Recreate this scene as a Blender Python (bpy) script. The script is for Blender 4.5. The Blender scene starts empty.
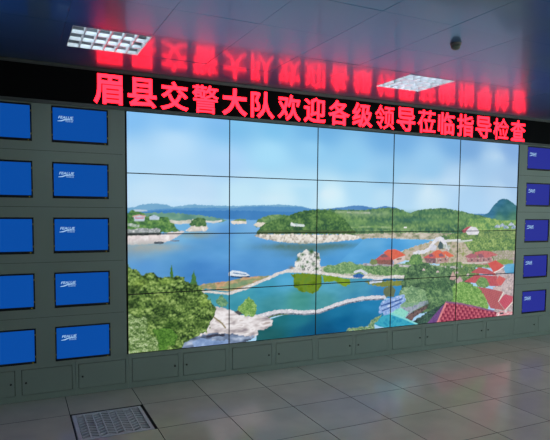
import bpy, bmesh, math, random
import numpy as np
from mathutils import Matrix, Vector

random.seed(4)
scene = bpy.context.scene
C = scene.collection

# ------------------------------------------------------------ camera, world, exposure
def make_camera():
    pitch, roll, yaw = -0.06693, 0.0105, -0.45847
    cy, sy, cp, sp = math.cos(yaw), math.sin(yaw), math.cos(pitch), math.sin(pitch)
    fwd = Vector((-sy * cp, cy * cp, sp)); right = Vector((cy, sy, 0)); up = right.cross(fwd)
    r2 = right * math.cos(roll) + up * math.sin(roll)
    u2 = up * math.cos(roll) - right * math.sin(roll)
    cam = bpy.data.cameras.new('camera')
    cam.sensor_fit = 'HORIZONTAL'; cam.sensor_width = 36.0
    cam.lens = 36.0 * 557.718 / 550.0
    cam.shift_x = (275 - 290.325) / 550.0
    cam.shift_y = (247.446 - 220) / 550.0
    cam.clip_start = 0.05; cam.clip_end = 100
    o = bpy.data.objects.new('camera', cam); C.objects.link(o)
    m = Matrix((r2, u2, -fwd)).transposed().to_4x4()
    m.translation = Vector((-0.94355, -5.38721, 1.7234))
    o.matrix_world = m
    scene.camera = o
make_camera()

world = bpy.data.worlds.new('world'); scene.world = world
world.use_nodes = True
world.node_tree.nodes['Background'].inputs[0].default_value = (0.80, 1.0, 0.93, 1)
world.node_tree.nodes['Background'].inputs[1].default_value = 2.1

scene.view_settings.view_transform = 'Standard'
scene.view_settings.look = 'None'
scene.view_settings.exposure = 0.0
scene.view_settings.gamma = 1.0
scene.view_settings.use_curve_mapping = False

# ------------------------------------------------------------ materials
def lin(c):
    return tuple(((v / 255) / 12.92 if v / 255 <= 0.04045 else ((v / 255 + 0.055) / 1.055) ** 2.4) for v in c)

def mat(name, col, rough=0.5, metal=0.0, spec=0.5, var=0.0, vscale=3.0, bump=0.0, bscale=60.0, rand=0.0, stretch=(1, 1, 1), rvar=0.0, coat=0.0, coatr=0.1):
    m = bpy.data.materials.new(name); m.use_nodes = True
    nt = m.node_tree; b = nt.nodes['Principled BSDF']
    b.inputs['Base Color'].default_value = (*col, 1)
    b.inputs['Roughness'].default_value = rough
    b.inputs['Metallic'].default_value = metal
    b.inputs['Specular IOR Level'].default_value = spec
    b.inputs['Coat Weight'].default_value = coat; b.inputs['Coat Roughness'].default_value = coatr
    tc = nt.nodes.new('ShaderNodeNewGeometry')
    mp = nt.nodes.new('ShaderNodeMapping'); mp.inputs['Scale'].default_value = stretch
    nt.links.new(tc.outputs['Position'], mp.inputs['Vector'])
    if var or rand:
        n = nt.nodes.new('ShaderNodeTexNoise'); n.inputs['Scale'].default_value = vscale; n.inputs['Detail'].default_value = 5
        nt.links.new(mp.outputs[0], n.inputs['Vector'])
        mr = nt.nodes.new('ShaderNodeMapRange')
        mr.inputs['From Min'].default_value = 0.25; mr.inputs['From Max'].default_value = 0.75
        mr.inputs['To Min'].default_value = 1 - var; mr.inputs['To Max'].default_value = 1 + var
        nt.links.new(n.outputs['Fac'], mr.inputs['Value'])
        val = mr.outputs[0]
        if rand:
            oi = nt.nodes.new('ShaderNodeObjectInfo')
            r2 = nt.nodes.new('ShaderNodeMapRange'); r2.inputs['To Min'].default_value = 1 - rand; r2.inputs['To Max'].default_value = 1 + rand
            nt.links.new(oi.outputs['Random'], r2.inputs['Value'])
            mu = nt.nodes.new('ShaderNodeMath'); mu.operation = 'MULTIPLY'
            nt.links.new(val, mu.inputs[0]); nt.links.new(r2.outputs[0], mu.inputs[1]); val = mu.outputs[0]
        sc = nt.nodes.new('ShaderNodeVectorMath'); sc.operation = 'SCALE'
        sc.inputs[0].default_value = col
        nt.links.new(val, sc.inputs['Scale']); nt.links.new(sc.outputs[0], b.inputs['Base Color'])
    if rvar:
        n3 = nt.nodes.new('ShaderNodeTexNoise'); n3.inputs['Scale'].default_value = 2.5; n3.inputs['Detail'].default_value = 4
        nt.links.new(mp.outputs[0], n3.inputs['Vector'])
        m3 = nt.nodes.new('ShaderNodeMapRange'); m3.inputs['To Min'].default_value = rough - rvar; m3.inputs['To Max'].default_value = rough + rvar
        nt.links.new(n3.outputs['Fac'], m3.inputs['Value']); nt.links.new(m3.outputs[0], b.inputs['Roughness'])
    if bump:
        n2 = nt.nodes.new('ShaderNodeTexNoise'); n2.inputs['Scale'].default_value = bscale
        nt.links.new(mp.outputs[0], n2.inputs['Vector'])
        bp = nt.nodes.new('ShaderNodeBump'); bp.inputs['Strength'].default_value = bump; bp.inputs['Distance'].default_value = 0.01
        nt.links.new(n2.outputs['Fac'], bp.inputs['Height']); nt.links.new(bp.outputs[0], b.inputs['Normal'])
    return m

def emit(name, col, strength=1.0, rough=0.35):
    m = bpy.data.materials.new(name); m.use_nodes = True
    b = m.node_tree.nodes['Principled BSDF']
    b.inputs['Base Color'].default_value = (0.004, 0.004, 0.005, 1)
    b.inputs['Roughness'].default_value = rough
    b.inputs['Specular IOR Level'].default_value = 0.02
    b.inputs['Emission Color'].default_value = (*col, 1)
    b.inputs['Emission Strength'].default_value = strength
    return m

M = {
 'plaster': mat('wall_plaster', (0.34, 0.35, 0.33), 0.8, var=0.05, bump=0.1, bscale=120),
 'clad': mat('grey_green_sheet_metal', (0.285, 0.340, 0.308), 0.42, spec=0.35, var=0.05, vscale=2.0, bump=0.02, bscale=220),
 'dark': mat('black_plastic', (0.008, 0.008, 0.010), 0.45, spec=0.3, var=0.1),
 'gap': mat('shadow_gap_backing', (0.012, 0.013, 0.013), 0.8, spec=0.1, var=0.1),
 'tile': mat('antistatic_floor_tile', (0.66, 0.62, 0.515), 0.15, spec=0.33, var=0.09, vscale=3.5, rand=0.05, rvar=0.05),
 'edging': mat('tile_edging', (0.085, 0.082, 0.075), 0.7, spec=0.1, var=0.1),
 'screed': mat('subfloor', (0.05, 0.05, 0.047), 0.9, var=0.1),
 'ceil': mat('glossy_ceiling_metal', (0.075, 0.160, 0.330), 0.30, metal=0.26, spec=0.2, coat=0.28, coatr=0.085, var=0.03, vscale=0.8, rand=0.05),
 'ceilback': mat('ceiling_void', (0.03, 0.03, 0.032), 0.8, var=0.1),
 'rail': mat('brushed_sign_rail', (0.12, 0.125, 0.125), 0.4, metal=0.4, var=0.06),
 'ledback': mat('sign_face_black', (0.003, 0.003, 0.004), 0.6, spec=0.08, var=0.15, vscale=40),
 'knob': mat('black_lock_knob', (0.012, 0.013, 0.014), 0.3, var=0.1),
 'brass': mat('brass_clip', (0.30, 0.26, 0.09), 0.4, metal=0.8, var=0.1),
 'grate': mat('perforated_steel', (0.78, 0.80, 0.82), 0.45, metal=0.0, var=0.08, vscale=20),
 'louver': mat('bright_louver', (0.56, 0.61, 0.66), 0.35, metal=0.0, var=0.04),
 'trough': mat('lamp_reflector', (0.30, 0.33, 0.36), 0.3, metal=0.3, var=0.04),
 'lampbody': mat('white_lamp_tray', (0.62, 0.66, 0.70), 0.35, var=0.03),
 'tube': emit('fluorescent_tube', (0.84, 0.95, 1.0), 12.0),
 'det': mat('detector_plastic', (0.14, 0.17, 0.14), 0.5, var=0.05),
 'detbase': mat('detector_base_plastic', (0.2, 0.18, 0.18), 0.5, var=0.05),
 'red': emit('red_led', (9.0, 0.070, 0.155), 1.0),
 'blue': emit('blue_screen', lin((10, 75, 161)), 1.0),
 'violet': emit('violet_screen', lin((42, 49, 146)), 1.0),
 'logo': emit('logo_white', lin((165, 205, 240)), 1.0),
 'amber': emit('amber_light', lin((170, 150, 50)), 1.0),
}

def picture_material():
    m = bpy.data.materials.new('video_picture'); m.use_nodes = True
    nt = m.node_tree; b = nt.nodes['Principled BSDF']
    b.inputs['Base Color'].default_value = (0.004, 0.004, 0.005, 1)
    b.inputs['Roughness'].default_value = 0.4; b.inputs['Specular IOR Level'].default_value = 0.02
    a = nt.nodes.new('ShaderNodeVertexColor'); a.layer_name = 'picture'
    nt.links.new(a.outputs['Color'], b.inputs['Emission Color'])
    b.inputs['Emission Strength'].default_value = 1.0
    return m
M['video'] = picture_material()
def glass_material():
    m = bpy.data.materials.new('added_window_glass'); m.use_nodes = True; nt = m.node_tree
    nt.nodes.remove(nt.nodes['Principled BSDF'])
    a = nt.nodes.new('ShaderNodeBsdfTransparent'); b = nt.nodes.new('ShaderNodeBsdfGlossy'); b.inputs['Roughness'].default_value = 0.03
    x = nt.nodes.new('ShaderNodeMixShader'); x.inputs[0].default_value = 0.06
    nt.links.new(a.outputs[0], x.inputs[1]); nt.links.new(b.outputs[0], x.inputs[2]); nt.links.new(x.outputs[0], nt.nodes['Material Output'].inputs[0])
    return m
M['glass'] = glass_material()

# ------------------------------------------------------------ mesh helpers
def box(bm, x0, x1, y0, y1, z0, z1):
    v = [bm.verts.new((x, y, z)) for z in (z0, z1) for y in (y0, y1) for x in (x0, x1)]
    for f in ((0, 2, 3, 1), (4, 5, 7, 6), (0, 1, 5, 4), (2, 6, 7, 3), (0, 4, 6, 2), (1, 3, 7, 5)):
        bm.faces.new([v[i] for i in f])

def boxes(lst):
    bm = bmesh.new()
    for b in lst: box(bm, *b)
    return bm

def lathe(bm, prof, n=24, axis='z', origin=(0, 0, 0)):
    rings = []
    for r, h in prof:
        ring = []
        for k in range(n):
            a = 2 * math.pi * k / n
            p = (r * math.cos(a), r * math.sin(a), h) if axis == 'z' else ((r * math.cos(a), h, r * math.sin(a)) if axis == 'y' else (h, r * math.cos(a), r * math.sin(a)))
            ring.append(bm.verts.new([p[i] + origin[i] for i in range(3)]))
        rings.append(ring)
    for a, b in zip(rings, rings[1:]):
        for k in range(n): bm.faces.new((a[k], a[(k + 1) % n], b[(k + 1) % n], b[k]))
    bm.faces.new(rings[0]); bm.faces.new(rings[-1])
    bmesh.ops.recalc_face_normals(bm, faces=bm.faces)
    return bm

def obj(name, data, m, parent=None, loc=(0, 0, 0), smooth=False):
    if isinstance(data, bmesh.types.BMesh):
        me = bpy.data.meshes.new(name); data.to_mesh(me); data.free()
    else: me = data
    if not me.materials: me.materials.append(M[m])
    if smooth:
        for p in me.polygons: p.use_smooth = True
    o = bpy.data.objects.new(name, me); C.objects.link(o)
    o.location = loc
    if parent: o.parent = parent
    return o

def tag(o, label, cat, group=None):
    o['label'] = label; o['category'] = cat
    if group: o['group'] = group
    return o

def thing(name, label, cat, loc=(0, 0, 0), group=None):
    o = bpy.data.objects.new(name, None); C.objects.link(o); o.location = loc; o.empty_display_size = 0.1
    return tag(o, label, cat, group)

def struct(o):
    o['kind'] = 'structure'; return o

def copy_tree(o, loc=None, parent=None):
    c = o.copy(); C.objects.link(c); c.parent = parent
    if loc is not None: c.location = loc
    for ch in o.children: copy_tree(ch, None, c)
    return c

def text_mesh(body, size, offset=0.0, shear=0.0, extrude=0.001, bevel=0.0):
    cu = bpy.data.curves.new('lettering', 'FONT'); cu.body = body; cu.size = size
    cu.offset = offset; cu.shear = shear; cu.extrude = extrude; cu.resolution_u = 3
    cu.bevel_depth = bevel; cu.bevel_resolution = 0
    o = bpy.data.objects.new('lettering', cu); C.objects.link(o)
    me = bpy.data.meshes.new_from_object(o.evaluated_get(bpy.context.evaluated_depsgraph_get()))
    bpy.data.objects.remove(o); bpy.data.curves.remove(cu)
    me.transform(Matrix.Rotation(math.pi / 2, 4, 'X'))
    return me

# ------------------------------------------------------------ dimensions (metres; wall face at y = 0, floor at z = 0)
Z0 = 0.332                       # cabinet top = bottom of the video wall
PW, PH = 1.02, 0.574             # one video panel
XL, XR = -1.42, 6.52             # ends of the console
WL, WR, YR = -2.946, 7.764, -7.643
LED0, LED1 = Z0 + 2.298, Z0 + 2.655
ZC = Z0 + 2.658                  # ceiling
TS = 0.595                       # tile pitch
FX, FY = -0.566, -0.503
CX, CY = -0.012, -0.596

# ------------------------------------------------------------ shell
wall_back = struct(obj('wall_back', boxes([(WL - 0.15, WR + 0.15, 0.16, 0.31, -0.2, ZC + 0.2)]), 'plaster'))
struct(obj('added_wall_rear', boxes([(WL - 0.15, 2.4, YR - 0.15, YR, -0.2, ZC + 0.2)]), 'plaster'))  # unseen part wall, added to block light at the left rear
struct(obj('wall_left', boxes([(WL - 0.15, WL, YR, 0.16, -0.2, ZC + 0.2)]), 'plaster'))
wy0, wy1, wz0, wz1 = -6.4, -1.6, 0.85, 2.65
struct(obj('wall_right', boxes([(WR, WR + 0.15, YR, 0.16, -0.2, wz0), (WR, WR + 0.15, YR, 0.16, wz1, ZC + 0.2), (WR, WR + 0.15, YR, wy0, wz0, wz1), (WR, WR + 0.15, wy1, 0.16, wz0, wz1)]), 'plaster'))
win = struct(obj('added_window_1', boxes([(WR + 0.05, WR + 0.10, wy0, wy1, wz0, wz0 + 0.06), (WR + 0.05, WR + 0.10, wy0, wy1, wz1 - 0.06, wz1)] + [(WR + 0.05, WR + 0.10, wy0 + 1.185 * k, wy0 + 1.185 * k + 0.06, wz0 + 0.06, wz1 - 0.06) for k in range(5)]), 'lampbody'))  # unseen window, added with its wall opening to let light in from the right
for k in range(4): obj('added_pane', boxes([(WR + 0.072, WR + 0.078, wy0 + 1.185 * k + 0.06, wy0 + 1.185 * (k + 1), wz0 + 0.06, wz1 - 0.06)]), 'glass', win)
floor = struct(obj('floor', boxes([(WL, WR, YR, 0.16, -0.2, -0.030)]), 'screed'))
ceiling = struct(obj('ceiling', boxes([(WL, WR, YR, 0.16, ZC + 0.12, ZC + 0.2)]), 'ceilback'))

def bevel_tile(w, d, t, b, up=True):
    bm = bmesh.new()
    s = 1 if up else -1
    lo = [bm.verts.new((x, y, -s * t)) for x, y in ((0, 0), (w, 0), (w, d), (0, d))]
    mi = [bm.verts.new((x, y, -s * b)) for x, y in ((0, 0), (w, 0), (w, d), (0, d))]
    hi = [bm.verts.new((x, y, 0)) for x, y in ((b, b), (w - b, b), (w - b, d - b), (b, d - b))]
    for a, c in ((lo, mi), (mi, hi)):
        for k in range(4): bm.faces.new((a[k], a[(k + 1) % 4], c[(k + 1) % 4], c[k]))
    bm.faces.new(hi); bm.faces.new(lo[::-1])
    bmesh.ops.recalc_face_normals(bm, faces=bm.faces)
    return bm

cache = {}
def tile_piece(name, parent, x0, x1, y0, y1, z, t, m, gap, up, tilt=0.0):
    w, d = round(x1 - x0 - gap, 4), round(y1 - y0 - gap, 4)
    key = (name, w, d)
    if key not in cache:
        me = bpy.data.meshes.new(name); bm = bevel_tile(w, d, t, 0.0016 if up else 0.0008, up); bm.to_mesh(me); bm.free(); cache[key] = me
        if up:                                                         # floor tiles have a black plastic edging
            me.materials.append(M[m]); me.materials.append(M['edging'])
            for p in me.polygons: p.material_index = 0 if p.normal.z > 0.9 else 1
    o = obj(name, cache[key], m, parent, (x0 + gap / 2, y0 + gap / 2, z))
    if tilt: o.rotation_euler = (random.gauss(0, tilt), random.gauss(0, tilt), 0)
    return o

def spans(a, b, off, pitch):
    ks = [off + pitch * k for k in range(-30, 40)]
    cuts = [a] + [k for k in ks if a + 0.02 < k < b - 0.02] + [b]
    return list(zip(cuts, cuts[1:]))

for x0, x1 in spans(WL, WR, FX, TS):
    for y0, y1 in spans(YR, 0.0, FY, TS):
        if abs(x0 - FX) < 0.01 and abs(y1 - FY) < 0.01: continue          # the vent tile
        e = 0.034 if (abs(y1 - FY) < 0.01 and 5.3 < x0 < 6.6) else 0.0    # an ill-fitting tile at the right
        tile_piece('tile', floor, x0, x1, y0, y1 - e, 0.0, 0.03, 'tile', 0.0032, True)

lamps = [(-0.282, -0.873), (2.640, -0.873), (-0.282, -4.44), (2.640, -4.44)]  # the back pair is unseen, added to help light the room
for x0, x1 in spans(WL, WR, CX, TS):
    for y0, y1 in spans(YR, 0.0, CY, TS):
        if any(x0 < lx < x1 and y0 < ly < y1 for lx, ly in lamps): continue
        tile_piece('ceiling_tile', ceiling, x0, x1, y0, y1, ZC, 0.012, 'ceil', 0.0012, False, 0.0012)

# cladding panels around the monitors
MW, MH = 0.474, 0.316
MZ = [Z0 + 1.969 - 0.4922 * k for k in range(5)]                     # bottoms of the monitors, top row first
seams = [LED0, Z0 + 1.890, Z0 + 1.397, Z0 + 0.904, Z0 + 0.412, Z0]
MXL = [-1.276, -0.638]; MXR = [5.264, 5.902]
def cladding(name, xa, xb, cols):
    root = bpy.data.objects.new(name, None); C.objects.link(root); root.location = (0, 0, 0); struct(root)
    obj('backing_board', boxes([(xa, xb, 0.135, 0.16, 0.0, ZC)]), 'gap', root)
    for k in range(5):
        z1, z0 = seams[k] - 0.0014, seams[k + 1] + 0.0014
        mz0, mz1 = MZ[k] - 0.003, min(MZ[k] + MH + 0.003, z1)
        L = [(xa, xb, 0, 0.10, z0, mz0)]
        if mz1 < z1 - 0.001: L.append((xa, xb, 0, 0.10, mz1, z1))
        xs = [xa]
        for c in cols: xs += [c - 0.003, c + MW + 0.003]
        xs.append(xb)
        for i in range(0, len(xs), 2): L.append((xs[i], xs[i + 1], 0, 0.10, mz0, mz1))
        obj('cladding_panel', boxes([q[:3] + (0.003,) + q[4:] for q in L]), 'clad', root)
cladding('trim_1', XL, -0.012, MXL)
cladding('trim_2', 5.112, XR, MXR[:1])


# ------------------------------------------------------------ the landscape shown on the video wall (flat picture)
# outlines in millimetres on the screen surface, from its lower left corner
PICTURE = [
['ctl',[(-52,2479),(5261,3025),(5473,-805),(-78,-144)],[((36,2277),(132,192,243)),((460,2285),(140,198,245)),((968,2277),(130,188,239)),((459,2008),(186,224,252)),((32,1797),(180,220,249)),((970,1839),(170,212,247)),((216,1521),(196,228,250)),((709,1531),(193,224,248)),((1064,2265),(125,193,235)),((1521,2280),(127,195,237)),((1466,1965),(165,219,247)),((1966,2045),(147,205,241)),((1938,2247),(119,185,231)),((1133,1540),(197,233,250)),((1587,1518),(203,236,250)),((1972,1612),(179,223,246)),((2125,2250),(115,179,227)),((2925,2249),(113,175,225)),((2453,1961),(145,203,239)),((2200,1563),(211,239,249)),((2595,1628),(173,217,243)),((2979,1812),(147,200,236)),((2944,1544),(183,221,243)),((3140,2251),(119,177,227)),((3985,2245),(121,177,227)),((3599,1956),(155,205,241)),((3159,1583),(175,213,241)),((3613,1556),(201,229,245)),((4003,1788),(181,215,243)),((4200,2221),(126,173,222)),((4969,2215),(132,173,222)),((4670,2069),(166,203,236)),((4953,1820),(162,197,232)),((4262,1543),(170,207,238)),((4779,1657),(182,213,240))],5,0.5,0],
['soft',[(1494,1506)],(222,238,248),0.22,0.05,0.27],
['soft',[(2161,1573)],(222,238,248),0.16,0.06,0.36],
['soft',[(3579,1653)],(222,238,248),0.07,0.1,0.3],
['soft',[(4703,2122)],(222,238,248),0.2,0.07,0.21],
['soft',[(3955,1762)],(222,238,248),0.25,0.05,0.21],
['soft',[(507,1478)],(222,238,248),0.6,0.04,0.18],
['soft',[(1824,1662)],(222,238,248),0.2,0.03,0.15],
['soft',[(3228,1763)],(222,238,248),0.2,0.06,0.15],
['soft',[(4243,1985)],(222,238,248),0.16,0.08,0.15],
['soft',[(1242,1748)],(222,238,248),0.3,0.05,0.12],
['ramp',[(-63,1394),(75,1405),(140,1429),(234,1440),(369,1432),(447,1409),(546,1425),(668,1437),(833,1429),(1014,1426),(1244,1434),(1587,1449),(1827,1436),(1975,1405),(2139,1407),(2142,1219),(-64,1226)],[(111,165,203),(123,173,207)],0.2,0.004,1],
['ramp',[(-63,1357),(121,1367),(311,1388),(457,1395),(657,1402),(865,1409),(1014,1401),(1188,1418),(1414,1426),(1647,1423),(1827,1425),(2076,1395),(2078,1263),(-64,1263)],[(82,142,197),(94,151,201)],0.2,0.004,1],
['ramp',[(-63,1347),(215,1364),(457,1380),(709,1373),(1014,1380),(1300,1378),(1588,1370),(1951,1372),(1952,1285),(-64,1282)],[(63,125,187),(72,134,193)],0.15,0.004,1],
['ramp',[(2025,1395),(2203,1413),(2398,1432),(2504,1450),(2626,1452),(2806,1425),(2946,1450),(3091,1435),(3224,1382),(3466,1360),(4020,1364),(4354,1366),(4615,1367),(4621,1237),(2028,1241)],[(76,128,186),(90,140,193)],0.15,0.003,1],
['ctl',[(-64,1291),(709,1293),(1014,1289),(1380,1274),(3172,1144),(3186,688),(1838,574),(-71,528)],[((120,1235),(108,168,216)),((865,1263),(124,180,224)),((1245,1253),(116,172,220)),((506,1126),(114,178,222)),((971,1161),(92,152,212)),((165,976),(116,176,214)),((606,986),(88,154,210)),((972,978),(92,158,214)),((164,851),(82,144,204)),((708,782),(70,134,200)),((973,711),(72,136,202)),((1135,1077),(108,172,218)),((1383,916),(88,154,210)),((1248,783),(80,146,206)),((1594,835),(84,152,210)),((2212,860),(80,154,212)),((2610,918),(80,158,216)),((2959,992),(90,168,224)),((2410,809),(84,158,214))],7,0.14,0],
['ramp',[(-64,1291),(102,1339),(215,1354),(388,1350),(566,1342),(709,1328),(875,1304),(1003,1278),(939,1258),(760,1263),(606,1268),(427,1263),(-65,1132)],[(99,147,131),(119,163,140),(87,136,128)],0.09,0.006,2],
['line',[(417,1263),(506,1253),(606,1263)],[(226,222,214),(190,190,176)],0.03,0.035],
['line',[(637,1278),(750,1268),(854,1258),(939,1273)],[(226,224,218),(200,204,200)],0.03,0.02],
['tree',[(-63,1347),(37,1367),(121,1349),(205,1320),(310,1307),(388,1292),(446,1244),(486,1195),(516,1165),(213,1139),(-65,1132)],[(59,99,66),(85,130,73),(124,163,92)],0.06,0.015,1],
['ramp',[(56,1381),(177,1377),(196,1363),(74,1362)],[(191,209,224),(179,202,220)],0.03,0,1],
['ramp',[(60,1315),(111,1327),(165,1317),(160,1268),(64,1268)],[(196,209,224),(187,195,214)],0.02,0,1],
['line',[(78,1298),(150,1298)],[(206,150,170),(180,130,150)],0.02,0.014],
['line',[(55,1314),(111,1327),(167,1315)],[(196,150,150),(220,180,170)],0.02,0.012],
['ramp',[(205,1311),(253,1330),(305,1307),(300,1282),(210,1282)],[(198,213,227),(170,190,213)],0.02,0,1],
['line',[(9,1235),(101,1221)],[(210,216,214),(120,150,120)],0.02,0.03],
['line',[(17,1166),(119,1178),(290,1174)],[(205,208,214),(120,130,130),(230,230,232)],0.025,0.045],
['line',[(8,1147),(309,1147)],[(60,70,70),(110,116,116)],0.03,0.02],
['ramp',[(-65,1132),(213,1137),(368,1152),(506,1170),(556,1160),(466,1116),(407,1083),(309,1060),(118,1049),(-66,1048)],[(238,228,226),(216,204,204),(246,240,240)],0.05,0.006,1],
['soft',[(118,1016)],(158,168,166),0.35,0.06,0.8],
['soft',[(261,1022)],(170,176,170),0.25,0.035,0.5],
['soft',[(43,951)],(120,150,176),0.22,0.07,0.5],
['line',[(261,1065),(338,1066)],[(60,70,80),(90,100,110)],0.03,0.022],
['line',[(416,1083),(496,1081)],[(70,80,100),(150,160,176)],0.03,0.012],
['ramp',[(561,1174),(617,1214),(688,1233),(781,1238),(797,1193),(771,1168),(606,1164)],[(232,224,214),(206,196,186),(244,240,234)],0.03,0.004,1],
['tree',[(606,1234),(637,1283),(688,1308),(750,1298),(781,1263),(781,1223),(698,1218),(627,1214)],[(59,96,66),(85,123,76),(116,149,93)],0.05,0.008,1],
['soft',[(688,1134)],(140,156,150),0.16,0.03,0.75],
['ramp',[(1025,1263),(1090,1286),(1200,1279),(1212,1242),(1058,1238)],[(236,228,214),(214,204,190)],0.03,0.004,1],
['tree',[(1047,1273),(1112,1296),(1200,1289),(1200,1268)],[(98,135,90),(124,158,107)],0.04,0.005,1],
['tree',[(1301,1211),(1335,1284),(1449,1332),(1589,1343),(1731,1328),(1829,1296),(1590,1220),(1381,1200)],[(83,123,81),(107,146,93),(135,166,109)],0.07,0.006,1],
['ramp',[(1279,1232),(1335,1258),(1415,1253),(1450,1221),(1335,1206)],[(232,224,212),(200,196,180)],0.03,0.004,1],
['tree',[(2025,1395),(2203,1402),(2398,1404),(2600,1397),(2806,1414),(2933,1429),(3091,1429),(3224,1400),(3314,1365),(3404,1396),(3525,1421),(3712,1429),(3855,1433),(4117,1402),(4355,1359),(4617,1335),(5166,1290),(5178,1074),(2404,1105)],[(60,100,85),(92,130,89),(128,161,110)],0.11,0.006,1],
['soft',[(2669,1355)],(150,176,140),0.5,0.03,0.5],
['soft',[(2401,1274)],(142,180,104),0.3,0.03,0.5],
['soft',[(2769,1240)],(118,160,98),0.4,0.03,0.4],
['soft',[(3392,1287)],(56,106,96),0.35,0.025,0.6],
['soft',[(3619,1373)],(60,110,86),0.3,0.03,0.5],
['soft',[(3166,1358)],(110,160,90),0.15,0.03,0.5],
['soft',[(3861,1263)],(128,168,100),0.4,0.04,0.5],
['soft',[(4187,1327)],(112,158,100),0.3,0.03,0.4],
['soft',[(4621,1250)],(148,182,110),0.3,0.03,0.45],
['soft',[(3097,1204)],(128,164,100),0.5,0.02,0.5],
['line',[(2281,1375),(2466,1371),(2738,1367)],[(176,186,170),(130,160,112)],0.03,0.025],
['line',[(2456,1195),(2769,1205),(3054,1192)],[(150,176,130),(110,150,90)],0.04,0.02],
['ramp',[(3230,1201),(3274,1203),(3275,1185),(3230,1185)],[(240,240,240),(230,230,230)],0.05,0,1],
['ctl',[(4494,1334),(4597,1387),(4664,1459),(4698,1492),(4767,1545),(4838,1572),(4929,1568),(5023,1523),(5158,1451),(5169,1236),(4798,1276)],[((4786,1526),(52,110,140)),((5007,1476),(60,116,128)),((4650,1368),(58,116,150)),((4883,1395),(52,108,120)),((5053,1317),(84,132,108)),((4797,1303),(84,136,112))],10,0.05,0.004],
['tree',[(4272,1301),(4530,1315),(4797,1289),(5167,1277),(5178,1074),(4197,1085)],[(92,137,91),(127,166,98),(163,190,116)],0.08,0.01,1],
['ramp',[(4712,1203),(4764,1230),(4811,1202),(4802,1184),(4713,1184)],[(216,220,230),(110,140,170)],0.03,0.004,1],
['ramp',[(4801,1216),(4854,1243),(4901,1215),(4893,1197),(4802,1197)],[(216,220,230),(110,140,170)],0.03,0.004,1],
['ramp',[(4875,1189),(4928,1216),(4976,1188),(4968,1170),(4876,1170)],[(216,220,230),(110,140,170)],0.03,0.004,1],
['ramp',[(4965,1228),(5019,1256),(5067,1228),(5058,1209),(4966,1210)],[(216,220,230),(110,140,170)],0.03,0.004,1],
['ramp',[(5022,1188),(5077,1216),(5125,1188),(5116,1169),(5023,1169)],[(216,220,230),(110,140,170)],0.03,0.004,1],
['tree',[(1313,1138),(1347,1179),(1415,1237),(1507,1279),(1624,1311),(1743,1349),(1840,1377),(1950,1394),(2075,1403),(2203,1386),(2308,1347),(2401,1286),(2482,1206),(2551,1126)],[(50,85,62),(74,113,67),(110,146,85)],0.075,0.006,1],
['soft',[(2269,1330)],(120,160,84),0.16,0.05,0.5],
['line',[(1733,1231),(1793,1225),(1879,1220)],[(236,240,242),(170,196,190)],0.03,0.03],
['line',[(1732,1247),(1769,1220)],[(240,242,244),(220,228,230)],0.03,0.02],
['line',[(1336,1154),(1709,1156),(2207,1152),(2537,1143)],[(60,90,56),(96,116,76)],0.05,0.03],
['ramp',[(1291,1133),(1382,1137),(1710,1136),(2042,1127),(2404,1127),(2606,1110),(2655,1085),(2553,1063),(2339,1049),(2056,1029),(1832,1029),(1627,1049),(1428,1084),(1325,1108)],[(150,144,132),(226,218,208),(244,240,234)],0.025,0.005,1],
['soft',[(1651,1005)],(84,118,112),0.3,0.035,0.75],
['soft',[(1956,978)],(84,118,112),0.35,0.04,0.8],
['soft',[(2275,999)],(84,118,112),0.3,0.03,0.7],
['soft',[(1895,913)],(84,118,112),0.3,0.04,0.4],
['ramp',[(2538,1126),(3070,1139),(3628,1134),(4029,1124),(4031,1061),(3631,1048),(3175,1066),(2814,1083),(2648,1067)],[(120,132,104),(186,178,160),(212,206,194)],0.03,0.006,2],
['ctl',[(2662,1067),(3175,1060),(3553,1051),(3694,1035),(3417,972),(3208,916),(3078,859),(2892,793),(2344,811)],[((2816,1018),(102,172,220)),((3476,1032),(100,172,222)),((3105,942),(76,156,214)),((2820,866),(80,158,214))],6,0.1,0],
['tree',[(3787,1089),(4112,1124),(5173,1169),(5201,638),(3802,689)],[(83,115,83),(119,148,91),(159,179,117)],0.07,0.01,1],
['ramp',[(3150,893),(3253,927),(3417,972),(3632,1023),(3789,1046),(4149,1034),(4372,967),(4296,749),(3641,745),(3182,808)],[(135,142,108),(179,170,147),(199,185,174),(148,157,103)],0.035,0.01,1.5],
['tree',[(4148,1060),(4367,1070),(4809,1051),(5179,1060),(5190,856),(4638,870),(4290,891)],[(83,118,83),(123,154,91),(166,188,121)],0.06,0.01,1],
['ramp',[(4673,882),(5188,884),(5197,720),(4733,748)],[(189,174,174),(148,149,121),(206,190,188)],0.03,0.006,1],
['ramp',[(4144,1149),(4226,1193),(4293,1208),(4296,1148),(4178,1130)],[(196,110,120),(170,80,96)],0.03,0,1],
['ramp',[(4211,1142),(4293,1199),(4379,1192),(4442,1140),(4418,1102),(4247,1103)],[(240,238,242),(206,206,216)],0.03,0,1],
['line',[(3790,1027),(3983,1033),(4115,1035)],[(228,228,232),(206,210,212)],0.03,0.03],
['line',[(4083,1016),(4318,1032)],[(216,218,222),(190,200,190)],0.03,0.022],
['line',[(3405,881),(3558,902),(3635,937),(3695,1010),(3741,1049),(3788,1062),(3837,1045),(3879,988),(3922,924)],[(236,236,240),(206,208,222)],0.03,0.05],
['ramp',[(3760,959),(3797,1029),(3839,1001),(3873,938),(3793,921)],[(60,84,96),(90,110,110)],0.03,0,1],
['ramp',[(3604,919),(3696,991),(3752,965),(3730,910)],[(226,226,232),(190,194,210)],0.025,0,1],
['ramp',[(3847,989),(3896,982),(3906,937),(3849,939)],[(220,220,224),(140,160,140)],0.02,0.004,1],
['ramp',[(3912,975),(3961,968),(3971,923),(3914,925)],[(220,220,224),(140,160,140)],0.02,0.004,1],
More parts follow.
